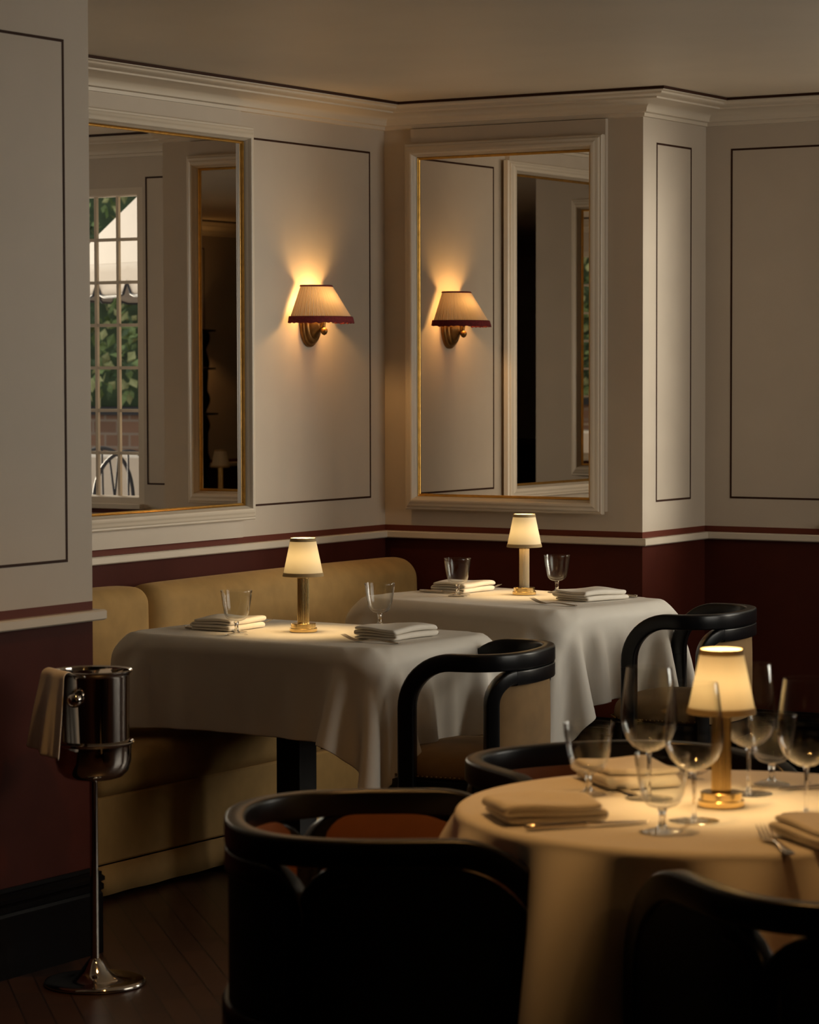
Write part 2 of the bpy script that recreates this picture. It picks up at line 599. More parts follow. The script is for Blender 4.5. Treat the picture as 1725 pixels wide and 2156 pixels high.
# ------------------------------------------------------------------ wall sconce
def pleated_half_shade(W, D, Wt, Dt, z0, z1, gap, n=116):
    rows = []
    for k in range(7):
        q = k / 6
        w, d, z = W + (Wt - W) * q, D + (Dt - D) * q, z0 + (z1 - z0) * q
        row = []
        for i in range(n + 1):
            a = -PI / 2 + PI * i / n
            pl = 1 + (.020 if i % 2 else -.020) + .006 * math.sin(i * 1.7)
            row.append((gap + d * math.cos(a) * pl, w / 2 * math.sin(a) * pl, z))
        rows.append(row)
    return rows


def half_band(W, D, gap, z0, z1, out, n=60, jag=0.0):
    rows = []
    for (o_, z) in ((0, z1), (out, z1 - .002), (out * 1.3 + .002, (z0 + z1) / 2), (out * 2.2 + .002, z0)):
        rows.append([(gap + (D + o_) * math.cos(a), (W / 2 + o_) * math.sin(a), z + (random.uniform(-jag, jag) if z == z0 else 0)) for a in [-PI / 2 + PI * i / n for i in range(n + 1)]])
    return rows


def sconce(label, loc, rotz, watt):
    """local +x points out from the wall, z=0 at the lower tip of the back plate"""
    root = thing('wall_sconce', label, 'wall lamp', loc, rotz, 'pleated wall sconces')
    cz = .088
    pl = MB()
    rings = []
    for s, x in ((1.0, 0.001), (1.0, .010), (.95, .016), (.88, .018), (.84, .026), (.74, .031), (.66, .031), (.58, .040), (.40, .046), (.30, .056), (.2, .060), (0.05, .061)):
        rings.append([(x, .062 * s * math.cos(2 * PI * k / 40), cz + .088 * s * math.sin(2 * PI * k / 40)) for k in range(40)])
    pl.loft(rings)
    pl.obj('back_plate', 'brass_dark', root)
    am = MB().tube([(.045, 0, cz - .012), (.058, 0, cz - .014), (.068, 0, cz - .010), (.072, 0, cz + .02), (.072, 0, cz + .07)], [.010, .008, .009, .008, .008], 12)
    am.obj('arm', 'brass_dark', root)
    kn = MB().lathe([(.001, -.017), (.009, -.013), (.014, -.003), (.013, .006), (.006, .013), (.001, .014)], 16, c=(.072, 0))
    kn.v = [(x, y, z + cz - .026) for x, y, z in kn.v]
    kn.obj('knob', 'brass_dark', root)
    z0, z1 = .107, .232
    sh = MB().grid(pleated_half_shade(.300, .155, .150, .080, z0, z1, .014)).obj('lamp_shade', 'shade_pleat', root, smooth=60)
    MB().grid(half_band(.302, .156, .014, z0 - .016, z0 + .008, .003, jag=.003)).obj('fringe', 'burgundy_fringe', sh, solid=.003)
    MB().grid(half_band(.150, .080, .014, z1 - .003, z1 + .003, .001)).obj('top_binding', 'burgundy_fringe', sh, solid=.002)
    d = bpy.data.lights.new('sconce_bulb', 'POINT')
    d.energy, d.color, d.shadow_soft_size = watt, SCONCE_C, .028
    b = bpy.data.objects.new('sconce_bulb', d)
    scene.collection.objects.link(b)
    b.parent = root
    b.location = (.075, 0, .166)
    return root


sconce('lit brass wall sconce with pleated cream shade and burgundy fringe between the mirrors', (0, -.548, 1.648), 0, SCONCE_W)
sconce('amber lit wall sconce on the right wall, seen only in the left mirror', (XR, -6.22, 1.648), PI, 7.0)


# ------------------------------------------------------------------ banquette
def cushion(x0, x1, y0, y1, z0, z1, r, crown=.012, n=6):
    """upholstered block with rounded edges: rounded section in xz, lofted along y with rounded ends"""
    rings = []
    cx, cz, hx, hz = (x0 + x1) / 2, (z0 + z1) / 2, (x1 - x0) / 2, (z1 - z0) / 2
    ys = []
    for i in range(n + 1):
        a = PI / 2 * i / n
        ys.append((y0 + r * (1 - math.sin(a)) if False else y0 + r * (1 - math.cos(PI / 2 - a)) , r * (1 - math.sin(a))))
    seq = [(y0 + r * (1 - math.cos(PI / 2 * i / n)), r * (1 - math.sin(PI / 2 * i / n))) for i in range(n + 1)]
    mid = [(y0 + r + (y1 - y0 - 2 * r) * i / 8, 0) for i in range(1, 8)]
    end = [(y1 - (y - y0), s) for y, s in reversed(seq)]
    for y, s in seq + mid + end:
        q = (y - y0) / (y1 - y0)
        c = crown * math.sin(PI * q)
        ring = [(cx + px, y, cz + pz + (c if pz > 0 else 0)) for px, pz in rrect(hx - s, hz - s, max(.004, r - s * .7), 5)]
        rings.append(ring)
    return MB().loft(rings)


BX, BY = 0.90, -3.02
bq = thing('banquette', 'mustard velvet banquette with cushioned back running along the left wall', 'banquette', (0, 0, 0))
MB().box(.03, BX - .004, BY, -.16, .105, .306).obj('base', 'mustard_velvet', bq, bevel=.008)
sk = []
for z, o_ in ((.104, -.002), (.060, .002), (.018, .006)):
    sk.append([(BX + o_ + .004 * math.sin(i * .9 + z * 30) * (1 if z < .08 else .2), BY + (BY * -1 - .16) * i / 90, z) for i in range(91)])
MB().grid(sk).obj('skirt', 'mustard_velvet', bq, solid=.006)
cushion(.16, BX + .012, BY - .01, -1.80, .300, .432, .045).obj('seat_cushion', 'mustard_velvet', bq, subsurf=1)
cushion(.16, BX + .012, -1.795, -.16, .300, .432, .045).obj('seat_cushion', 'mustard_velvet', bq, subsurf=1)
cushion(.022, .215, -3.05, -1.815, .40, .826, .060, crown=.004).obj('back_cushion', 'mustard_velvet', bq, subsurf=1)
cushion(.022, .215, -1.808, -.045, .40, .826, .085, crown=.004).obj('back_cushion', 'mustard_velvet', bq, subsurf=1)


# ------------------------------------------------------------------ tables and cloths
def sd_table(P, hx, hy, rc, hz, rz):
    """signed distance and gradient of a rounded slab whose top is z=0"""
    q = np.abs(P[:, :2]) - np.array([hx - rc, hy - rc])
    qm = np.maximum(q, 0)
    l = np.linalg.norm(qm, axis=1)
    d2 = l + np.minimum(np.maximum(q[:, 0], q[:, 1]), 0) - (rc - rz)
    g2 = np.where((l > 1e-9)[:, None], qm / np.maximum(l, 1e-9)[:, None], np.where((q[:, :1] > q[:, 1:2]), np.array([[1., 0.]]), np.array([[0., 1.]])))
    g2 = g2 * np.sign(P[:, :2] + 1e-12)
    zc = P[:, 2] + hz
    dz = np.abs(zc) - (hz - rz)
    a, b = np.maximum(d2, 0), np.maximum(dz, 0)
    L = np.sqrt(a * a + b * b)
    d = L + np.minimum(np.maximum(d2, dz), 0) - rz
    use = L > 1e-9
    gx = np.where(use, a / np.maximum(L, 1e-9), (d2 > dz) * 1.0)
    gz = np.where(use, b / np.maximum(L, 1e-9), (d2 <= dz) * 1.0)
    G = np.concatenate([g2 * gx[:, None], (gz * np.sign(zc + 1e-9))[:, None]], 1)
    return d, G


def drape(hx, hy, rc, ox, oy, step=.021, steps=280, iters=26, seed=1, shift=(0, 0)):
    """small position based cloth: a flat sheet falls over the table slab (top at z=0)"""
    nx, ny = int(round(2 * (hx + ox) / step)) + 1, int(round(2 * (hy + oy) / step)) + 1
    X, Y = np.meshgrid(np.linspace(-hx - ox, hx + ox, nx), np.linspace(-hy - oy, hy + oy, ny), indexing='ij')
    rng = np.random.default_rng(seed)
    P = np.stack([X + shift[0], Y + shift[1], np.full_like(X, .004)], -1)
    P[..., 2] += rng.normal(size=X.shape) * .0006
    V = np.zeros_like(P)
    lx, ly = 2 * (hx + ox) / (nx - 1), 2 * (hy + oy) / (ny - 1)
    ld = math.hypot(lx, ly)
    dt = .012
    S = slice
    cons = []
    for ph in (0, 1):
        cons.append(((S(ph, nx - 1, 2), S(None)), (S(ph + 1, nx, 2), S(None)), lx, 1.0))
        cons.append(((S(None), S(ph, ny - 1, 2)), (S(None), S(ph + 1, ny, 2)), ly, 1.0))
    for ph in (0, 1):
        cons.append(((S(ph, nx - 1, 2), S(0, ny - 1)), (S(ph + 1, nx, 2), S(1, ny)), ld, .35))
        cons.append(((S(ph, nx - 1, 2), S(1, ny)), (S(ph + 1, nx, 2), S(0, ny - 1)), ld, .35))
    for ph in (0, 1, 2, 3):
        cons.append(((S(ph, nx - 2, 4), S(None)), (S(ph + 2, nx, 4), S(None)), 2 * lx, .30))
        cons.append(((S(None), S(ph, ny - 2, 4)), (S(None), S(ph + 2, ny, 4)), 2 * ly, .30))
    for s in range(steps):
        V[..., 2] -= 9.8 * dt
        V *= .985 if s < steps * .7 else .93
        sp = np.linalg.norm(V, axis=-1, keepdims=True)
        V *= np.minimum(1, 1.2 / np.maximum(sp, 1e-6))
        Q = P + V * dt
        for it in range(iters):
            for (ia, ib, L, k) in cons:
                a, b = Q[ia], Q[ib]
                n_ = min(a.shape[0], b.shape[0])
                m_ = min(a.shape[1], b.shape[1])
                a, b = a[:n_, :m_], b[:n_, :m_]
                d = b - a
                l = np.sqrt((d * d).sum(-1, keepdims=True))
                c = d * ((l - L) / np.maximum(l, 1e-9) * .5 * k)
                a += c
                b -= c
        F = Q.reshape(-1, 3)
        sd, G = sd_table(F, hx, hy, rc, .30, .009)
        hit = sd < .002
        F[hit] += G[hit] * (.002 - sd[hit])[:, None]
        top = hit & (G[:, 2] > .6)
        P0 = P.reshape(-1, 3)
        F[top, :2] = P0[top, :2] + (F[top, :2] - P0[top, :2]) * .25
        Q = F.reshape(Q.shape)
        V = (Q - P) / dt
        P = Q
    mb = MB()
    mb.grid([[tuple(p) for p in row] for row in P])
    return mb


def dining_table(label, loc, rot, hx, hy):
    t = thing('dining_table', label, 'table', (*loc, 0), rot, 'rectangular two seat tables')
    rings = [[(x, y, z) for x, y in rrect(hx - i, hy - i, .085)] for z, i in ((.708, .030), (.712, .026), (.732, .026), (.737, .030))]
    MB().loft(rings).obj('tabletop', 'black_lacquer', t)
    MB().box(-.085, .005, -.045, .045, .05, .716).obj('column', 'black_lacquer', t, bevel=.004)
    b = MB().box(-.26, .26, -.045, .045, 0.0, .055)
    b.box(-.044, .044, -.22, .22, 0.001, .0545)
    b.obj('pedestal_foot', 'black_lacquer', t, bevel=.006)
    return t


MID, MROT, BACK, BROT = (1.175, -2.330), math.radians(-4), (1.065, -.850), math.radians(-11)
t1 = dining_table('two seat table under the white cloth nearest the ice bucket', MID, MROT, .520, .345)
t2 = dining_table('two seat table under the white cloth in the corner by the chimney breast', BACK, BROT, .505, .360)
TOP = .7535
c = drape(.520, .345, .05, .243, .243, seed=3, shift=(.006, -.004)).obj('tablecloth', 'linen', loc=(*MID, .7505), rotz=MROT, smooth=180, subsurf=1, solid=.0016)
tag(c, 'white cloth on the table beside the ice bucket, lit by a brass lamp', 'tablecloth', 'white tablecloths')
c = drape(.505, .360, .05, .280, .280, seed=5, shift=(-.004, .004)).obj('tablecloth', 'linen', loc=(*BACK, .7505), rotz=BROT, smooth=180, subsurf=1, solid=.0016)
tag(c, 'white cloth on the far corner table below the chimney breast mirror', 'tablecloth', 'white tablecloths')

RT, RR = (3.772, -4.833), .497
t3 = thing('dining_table', 'round pedestal table under the amber lit cloth in the foreground', 'table', (*RT, 0))
MB().lathe([(.01, .712), (RR - .010, .712), (RR - .004, .716), (RR - .004, .744), (RR - .010, .748), (.01, .748)], 64).obj('tabletop', 'black_lacquer', t3)
MB().lathe([(.045, .02), (.045, .713)], 24).obj('column', 'black_lacquer', t3)
MB().lathe([(.01, 0), (.25, 0), (.25, .012), (.10, .03), (.045, .05), (.01, .05)], 40).obj('pedestal_foot', 'black_lacquer', t3)


def round_cloth(R, drop, folds, seed):
    rng = random.Random(seed)
    ks = []
    a = rng.uniform(0, 1)
    ks = [math.radians(d) for d in folds]
    N = 288
    rows = []
    rr = [0.001, .08, .2, .32, .42, R - .03, R - .012]
    prof = [(r, 0, 0) for r in rr]
    prof += [(R - .012 + .014 * math.sin(b), -.014 * (1 - math.cos(b)), 0) for b in (PI / 8, PI / 4, 3 * PI / 8, PI / 2)]
    prof += [(R + .002, -.014 - s, s) for s in (.015, .035, .06, .09, .13, .18, .24, .31, .38, .45, .52, .59)]
    for r, z, s in prof:
        row = []
        for i in range(N):
            th = 2 * PI * i / N
            if s > 0:
                d = min(abs((th - k + PI) % (2 * PI) - PI) for k in ks)
                half = .27
                q = min(1, d / half)
                crest = (1 - q) ** 2 * (1 + 2 * q) if q < 1 else 0
                amp = .20 * (1 - math.exp(-s / .22))
                rad = r + amp * (crest - .22) + .004 * math.sin(th * 23 + s * 6) * s
                rad = max(rad, r - .004 - .05 * s)
            else:
                rad = r
            row.append((rad * math.cos(th), rad * math.sin(th), z))
        rows.append(row)
    return MB().grid(rows, closed=True)


c = round_cloth(RR, .6, (202, 231, 263, 298, 316, 337, 2, 29, 62, 92, 118, 147, 175), 4).obj('tablecloth', 'linen', loc=(*RT, .7515), smooth=180, subsurf=1, solid=.0016)
tag(c, 'amber lit white cloth hanging in flutes from the round foreground table', 'tablecloth', 'white tablecloths')


# ------------------------------------------------------------------ armchairs
def chair(kind, label, loc, rotz, group):
    """local +x is forward. w half width, a depth of curved back"""
    if kind == 'open':
        w, a, xl, rb, H, seat_top = .268, .18, .18, .135, .750, .470
    else:
        w, a, xl, rb, H, seat_top = .313, .285, .315, .175, .748, .470
    root = thing('armchair', label, 'chair', (*loc, 0), rotz, group)
    tk, ht = .038, .050
    wc, ac = w - tk / 2, a - tk / 2
    N = 2.4

    def plan_curve(n=48):
        pts = []
        for i in range(n + 1):
            th = -PI / 2 + PI * i / n
            cth, sth = math.cos(th), math.sin(th)
            pts.append((-ac * abs(cth) ** (2 / N), wc * math.copysign(abs(sth) ** (2 / N), sth)))
        return pts
    curve = plan_curve()
    # dense surface curve by arc length, from (xl, -wc) round the back to (xl, wc)
    full = [(xl - .002 * 0 - (xl) * i / 10, -wc) for i in range(10)] + curve + [(xl * i / 10, wc) for i in range(1, 11)]
    cum = [0]
    for i in range(1, len(full)):
        cum.append(cum[-1] + math.hypot(full[i][0] - full[i - 1][0], full[i][1] - full[i - 1][1]))
    TOT = cum[-1]

    def at(u, off=0.0):
        u = max(0, min(TOT, u))
        for i in range(1, len(full)):
            if cum[i] >= u:
                break
        q = (u - cum[i - 1]) / max(1e-9, cum[i] - cum[i - 1])
        p = (full[i - 1][0] + (full[i][0] - full[i - 1][0]) * q, full[i - 1][1] + (full[i][1] - full[i - 1][1]) * q)
        e = .02
        # outward normal by finite difference
        def raw(uu):
            uu = max(0, min(TOT, uu))
            for j in range(1, len(full)):
                if cum[j] >= uu:
                    break
            qq = (uu - cum[j - 1]) / max(1e-9, cum[j] - cum[j - 1])
            return (full[j - 1][0] + (full[j][0] - full[j - 1][0]) * qq, full[j - 1][1] + (full[j][1] - full[j - 1][1]) * qq)
        A, B = raw(u - e), raw(u + e)
        tx, ty = B[0] - A[0], B[1] - A[1]
        l = math.hypot(tx, ty)
        nx, ny = -ty / l, tx / l
        if nx * (p[0] - .05) + ny * p[1] < 0:
            nx, ny = -nx, -ny
        return Vector((p[0] + nx * off, p[1] + ny * off, 0)), Vector((nx, ny, 0))

    sec = rrect(tk / 2, ht / 2, .007, 3)

    def sweep_surface(path, th, hh, r=.007):
        """path of (u, z) on the curved wall of the chair; section th (outward) x hh (in the wall)"""
        sc = rrect(th / 2, hh / 2, r, 3)
        rings = []
        P = []
        for u, z in path:
            p, n = at(u)
            P.append((Vector((p.x, p.y, z)), n))
        for i in range(len(P)):
            t = (P[min(i + 1, len(P) - 1)][0] - P[max(i - 1, 0)][0]).normalized()
            n = P[i][1]
            n = (n - t * n.dot(t)).normalized()
            b = t.cross(n)
            rings.append([tuple(P[i][0] + n * x + b * y) for x, y in sc])
        return MB().loft(rings)

    zr = H - ht / 2
    leg_u = ht / 2
    # continuous bent arm and top rail, front leg to front leg
    side = [(leg_u, zr - rb - 0.02)]
    side += [(leg_u + rb * (1 - math.cos(b)), zr - rb + rb * math.sin(b)) for b in [PI / 2 * i / 12 for i in range(13)]]
    m_ = 64
    u0, u1 = leg_u + rb, TOT - leg_u - rb
    path = side + [(u0 + (u1 - u0) * i / m_, zr) for i in range(1, m_)] + [(TOT - u, z) for u, z in reversed(side)]
    sweep_surface(path, tk, ht).obj('top_rail', 'black_lacquer', root, smooth=35)
    for s in (0, 1):
        u = leg_u if s == 0 else TOT - leg_u
        sweep_surface([(u, z) for z in (0.0, .15, .3, .45, zr - rb - .021)], tk, ht).obj('front_leg', 'black_lacquer', root, smooth=35)
    # back arch: two rear posts joined under the rail, with a second band below the rail
    half = .56 if kind == 'closed' else .375
    um = TOT / 2
    ub0, ub1 = um - half * (TOT / 2 - .0), um + half * (TOT / 2 - .0)
    if kind == 'open':
        ub0, ub1 = um - .238, um + .238
    else:
        ub0, ub1 = um - .300, um + .300
    sr = .075
    zt = H - ht - .019
    for s in (0, 1):
        f = (lambda u: u) if s == 0 else (lambda u: 2 * um - u)
        pth = [(f(ub0), z) for z in (0.0, .2, .4, zt - sr - .01)]
        pth += [(f(ub0 + sr * (1 - math.cos(b))), zt - sr + sr * math.sin(b)) for b in [PI / 2 * i / 8 for i in range(9)]]
        sweep_surface(pth, .038, .040, .006).obj('rear_post', 'black_lacquer', root, smooth=35)
    sweep_surface([(ub0 + sr + (ub1 - ub0 - 2 * sr) * i / 32, H - ht - .022) for i in range(33)], .037, .042, .004).obj('back_band', 'black_lacquer', root, smooth=35)

    def pad(ua, ub, za, zb, off0, off1, rt0, rt1, bulge=0.0, n=30, nz=12):
        """upholstered panel on the curved wall, top corners rounded by rt0 / rt1"""
        rows_o, rows_i = [], []
        for k in range(nz + 1):
            ro, ri = [], []
            for i in range(n + 1):
                q = i / n
                u = ua + (ub - ua) * q
                zt_ = zb
                if u - ua < rt0:
                    zt_ = zb - rt0 + math.sqrt(max(0, rt0 ** 2 - (rt0 - (u - ua)) ** 2))
                if ub - u < rt1:
                    zt_ = min(zt_, zb - rt1 + math.sqrt(max(0, rt1 ** 2 - (rt1 - (ub - u)) ** 2)))
                z = za + (zt_ - za) * k / nz
                bl = bulge * (math.sin(PI * q) * math.sin(PI * min(1, k / nz)) ) ** .5 if 0 < i < n and 0 < k < nz else 0
                p, nn = at(u, off1 + (bl if off1 > off0 else -bl))
                ro.append((p.x, p.y, z))
                p, nn = at(u, off0)
                ri.append((p.x, p.y, z))
            rows_o.append(ro)
            rows_i.append(ri)
        mb = MB()
        mb.grid(rows_o)
        mb.grid(rows_i)
        edge = lambda R: [r[0] for r in R] + R[-1][1:] + [r[-1] for r in R[-2::-1]] + R[0][-2::-1]
        mb.grid([edge(rows_o), edge(rows_i)])
        return mb

    seat_z = .385
    if kind == 'open':
        pad(ub0 + .016, ub1 - .016, seat_z, zt - .026, -.010, .002, .05, .05, .004).obj('back_pad', 'caramel_velvet', root, smooth=50)
        pad(ub0 + .016, ub1 - .016, seat_z, zt - .026, -.009, -.024, .05, .05, .010).obj('inner_back_pad', 'caramel_velvet', root, smooth=50)
    else:
        pad(ub0 + .016, ub1 - .016, seat_z - .1, zt - .026, 0, .012, .05, .05, .0).obj('back_panel', 'black_leather', root, smooth=50)
        pad(ub0 + .022, ub1 - .022, seat_z, H - ht + .004, 0, -.024, .07, .07, .012).obj('inner_back_pad', 'rust_velvet', root, smooth=50)
        for s in (0, 1):
            ua, ub = leg_u + .012, ub0 - .020
            A = (ua, ub, rb + .01, .085) if s == 0 else (2 * um - ub, 2 * um - ua, .085, rb + .01)
            pad(A[0], A[1], .20, H - ht + .002, 0.004, .014, A[2], A[3]).obj('side_panel', 'black_leather', root, smooth=50)
            B = (ua + .045, ub - .022, rb, .07) if s == 0 else (2 * um - ub + .022, 2 * um - ua - .045, .07, rb)
            pad(B[0], B[1], seat_z, H - ht + .004, .004, -.024, B[2], B[3], .012).obj('side_pad', 'rust_velvet', root, smooth=50)
            q = (lambda u: u) if s == 0 else (lambda u: 2 * um - u)
            sweep_surface([(q(ub), z) for z in (.0, .2, .45, H - ht - .085)] + [(q(ub - .075 * (1 - math.cos(b))), H - ht - .085 + .075 * math.sin(b)) for b in [PI / 2 * i / 6 for i in range(7)]], .034, .036, .006).obj('side_post', 'black_lacquer', root, smooth=35)
    # seat: apron, rolled cushion, nail heads
    out = [(x, y) for x, y in curve]
    fx = xl + (.10 if kind == 'open' else .12)
    front = [(xl, wc - .002), (fx - .05, wc - .03), (fx - .012, wc * .62), (fx, wc * .25), (fx, -wc * .25), (fx - .012, -wc * .62), (fx - .05, -wc + .03), (xl, -wc + .002)]
    outline = out + front
    cxm = .02

    def ring(s, z, shift=0):
        return [(cxm + (x - cxm) * s + shift, y * s, z) for x, y in outline]
    if kind == 'open':
        apron = MB().loft([ring(.93, .318), ring(.965, .322), ring(.965, .378), ring(.93, .384)])
    else:
        apron = MB().loft([ring(1.0, .352), ring(1.07, .358), ring(1.085, .366), ring(1.085, .412), ring(1.07, .420), ring(.93, .422)])
    apron.obj('seat_frame', 'black_lacquer', root, smooth=35)
    vel = 'caramel_velvet' if kind == 'open' else 'rust_velvet'
    dz = 0 if kind == 'open' else .036
    cu = MB().loft([ring(s_, z_ + dz) for s_, z_ in ((.90, .376), (.938, .386), (.945, .41), (.925, .435), (.86, .452), (.68, .464), (.40, .470), (.10, .472))])
    cu.obj('seat_cushion', vel, root, smooth=60, subsurf=1)
    nh = MB()
    R = ring(.948, .392 + dz)
    per = []
    for i in range(len(R)):
        p, q = Vector(R[i]), Vector(R[(i + 1) % len(R)])
        k = max(1, int((q - p).length / .014))
        per += [p.lerp(q, j / k) for j in range(k)]
    last = None
    for p in per:
        if last is not None and (p - last).length < .013:
            continue
        last = p
        r = .0042
        v = [(p.x + r * math.cos(a) * math.cos(b), p.y + r * math.sin(a) * math.cos(b), p.z + r * math.sin(b)) for b in (-.9, 0, .9) for a in [2 * PI * k / 6 for k in range(6)]]
        nh.grid([v[0:6], v[6:12], v[12:18]], closed=True)
    nh.obj('nailhead_trim', 'brass_dark', root)
    return root


g_open, g_closed = 'black armchairs with open arms', 'black armchairs with upholstered sides'
ch1 = chair('open', 'black bentwood armchair with caramel back at the table beside the ice bucket', (1.862, -2.405), 3.32, g_open)
dup(ch1, (1.822, -.912, 0), 3.26, 'black bentwood armchair in front of the burgundy wall at the far corner table')
ch3 = chair('closed', 'black barrel armchair with rust lining, large in the foreground left of the round table', (3.250, -5.195), .590, g_closed)
dup(ch3, (3.286, -4.323, 0), -.60, 'black barrel armchair tucked behind the left side of the round table')
dup(ch3, (4.262, -5.300, 0), 2.46, 'black barrel armchair cut off by the lower right corner of the photo')


# ------------------------------------------------------------------ table lamps
def table_lamp(label, loc, lit=True, stem='brass'):
    root = thing('table_lamp', label, 'lamp', loc, random.uniform(0, 3), 'cordless table lamps')
    MB().lathe([(.001, 0), (.041, 0), (.0425, .0015), (.0425, .011), (.041, .0125), (.0385, .0128), (.0385, .0255), (.037, .027), (.018, .0275)], 48, cap0=True).obj('lamp_base', 'brass', root, smooth=30)
    n = 72
    rings = []
    for z in (.027, .166):
        rings.append([((.0172 + .0009 * math.cos(i * 2 * PI / 3)) * math.cos(2 * PI * i / n), (.0172 + .0009 * math.cos(i * 2 * PI / 3)) * math.sin(2 * PI * i / n), z) for i in range(n)])
    MB().loft(rings).obj('lamp_stem', stem, root, smooth=60)
    MB().lathe([(.0185, .1655), (.0185, .169), (.012, .1695), (.008, .176), (.008, .188)], 32, cap1=True).obj('stem_collar', 'brass', root, smooth=30)
    z0, z1, r0, r1 = .172, .289, .0625, .0385
    sh = MB().lathe([(r0, z0), (r0 * .75 + r1 * .25, z0 + .03), (r0 / 2 + r1 / 2, (z0 + z1) / 2), (r1, z1)], 64).obj('lamp_shade', 'shade_cream', root, smooth=60)
    tr = MB().lathe([(r0 + .0003, z0 - .0006), (r0 + .0012, z0), (r0 - .0008, z0 + .011)], 64)
    tr.obj('lower_binding', 'shade_trim', sh)
    MB().lathe([(r1 + .0022, z1 - .010), (r1 + .0009, z1), (r1 - .0005, z1 + .0006)], 64).obj('upper_binding', 'shade_trim', sh)
    if lit:
        d = bpy.data.lights.new('lamp_bulb', 'POINT')
        d.energy, d.color, d.shadow_soft_size = LAMP_W, LAMP_C, .016
        b = bpy.data.objects.new('lamp_bulb', d)
        scene.collection.objects.link(b)
        b.parent = root
        b.location = (0, 0, .222)
    return root


table_lamp('lit brass table lamp with cream shade on the table beside the ice bucket', (1.159, -2.322, TOP))
table_lamp('lit table lamp with cream shade on the far corner table', (1.040, -.719, TOP), stem='stem_cream')
table_lamp('lit brass table lamp among wine glasses on the round foreground table', (3.762, -4.833, TOP))


# ------------------------------------------------------------------ glasses
def goblet(label, loc):
    root = thing('water_goblet', label, 'glass', loc, 0, 'stemmed water goblets')
    s = 1.0
    b = [(.005, .0425), (.016, .0435), (.025, .047), (.032, .0535), (.0365, .063), (.0395, .076), (.043, .095), (.046, .115), (.0485, .1355)]
    inner = [(.0472, .1355), (.0447, .115), (.0415, .095), (.0378, .076), (.0345, .065), (.029, .057), (.021, .0525), (.010, .051), (.001, .0508)]
    MB().lathe(b + [(.0482, .1364), (.0475, .1364)] + inner, 48).obj('bowl', 'bowl_glass', root, smooth=50)
    MB().lathe([(.0005, .0430), (.006, .0428), (.0085, .0395), (.0062, .034), (.0058, .024), (.0062, .014), (.010, .009), (.0105, .008), (.0005, .008)], 16).obj('stem', 'stem_glass', root, smooth=50)
    MB().lathe([(.0005, .0085), (.010, .0083), (.022, .0050), (.034, .0028), (.0352, .0016), (.0345, .0004), (.0005, .0004)], 40).obj('foot', 'bowl_glass', root, smooth=50)
    return root


def wine_glass(label, loc):
    root = thing('wine_glass', label, 'glass', loc, 0, 'tall wine glasses')
    b = [(.004, .088), (.016, .091), (.030, .099), (.042, .112), (.0500, .130), (.0528, .148), (.0520, .168), (.0490, .195), (.0455, .222), (.0418, .247)]
    inner = [(.0411, .247), (.0447, .222), (.0482, .195), (.0512, .168), (.0519, .148), (.0490, .131), (.0410, .1135), (.029, .101), (.015, .0935), (.001, .092)]
    MB().lathe(b + inner, 56).obj('bowl', 'bowl_glass', root, smooth=50)
    MB().lathe([(.0005, .090), (.0055, .0875), (.0042, .078), (.0034, .065), (.0032, .04), (.0036, .015), (.0055, .006), (.0005, .0055)], 16).obj('stem', 'stem_glass', root, smooth=50)
    MB().lathe([(.0005, .0060), (.010, .0048), (.030, .0022), (.0445, .0014), (.0455, .0009), (.0445, .0004), (.0005, .0004)], 48).obj('foot', 'bowl_glass', root, smooth=50)
    return root


gb = goblet('empty water goblet left of the lamp on the table beside the ice bucket', (1.044, -2.516, TOP))
for loc, lab in (((1.267, -2.052), 'empty water goblet right of the lamp on the table beside the ice bucket'),
                 ((.875, -.910), 'empty water goblet left of the lamp on the far corner table'),
                 ((1.098, -.581), 'empty water goblet right of the lamp on the far corner table'),
                 ((3.490, -4.839), 'water goblet farthest left on the round foreground table'),
                 ((3.801, -5.153), 'water goblet nearest the camera, front of the round table'),
                 ((3.733, -4.544), 'water goblet at the back right of the round table, behind two wine glasses')):
    dup(gb, (*loc, TOP), 0, lab)
wg = wine_glass('tall wine glass farthest left, left of the lamp on the round table', (3.609, -4.823, TOP))
for loc, lab in (((3.796, -5.017), 'tall wine glass partly in front of the lamp on the round table'),
                 ((3.744, -4.674), 'tall wine glass just right of the lamp on the round table'),
                 ((3.941, -4.856), 'tall wine glass at the right edge of the photo on the round table')):
    dup(wg, (*loc, TOP), 0, lab)


# ------------------------------------------------------------------ napkins and cutlery
def napkin(label, loc, rotz, L, W, layers, seed, mat_='napkin_linen', th=.0085):
    """cloth folded back and forth in a stack: L runs along local x (fold direction), W along y"""
    rng = random.Random(seed)
    path = []
    for k in range(layers):
        z = th * .5 + th * k
        sgn = 1 if k % 2 == 0 else -1
        shrink = .0015 * k + rng.uniform(0, .002)
        xs = [sgn * (-L / 2 + shrink + (L - 2 * shrink) * i / 12) for i in range(13)]
        path += [(x, z) for x in xs]
        if k < layers - 1:
            path += [(xs[-1] + sgn * th * .62 * math.sin(a), z + th / 2 - th / 2 * math.cos(a)) for a in (PI * .2, PI * .4, PI * .6, PI * .8)]
    ph = rng.uniform(0, 6)
    rows = []
    for j in range(15):
        q = j / 14 - .5
        row = []
        for i, (x, z) in enumerate(path):
            lift = .0018 * math.sin(x * 30 + q * 5 + ph) * (z / .02) + .0015 * (z / .02) * (1 - (2 * q) ** 2)
            skew = .05 * x * 0 + .006 * math.sin(z * 180 + ph)
            row.append((x + .004 * math.sin(q * 4 + ph), q * W + skew, z + lift))
        rows.append(row)
    o = MB().grid(rows).obj('napkin', mat_, loc=loc, rotz=rotz, smooth=180, subsurf=1, solid=th * .96)
    return tag(o, label, 'napkin', 'folded linen napkins')


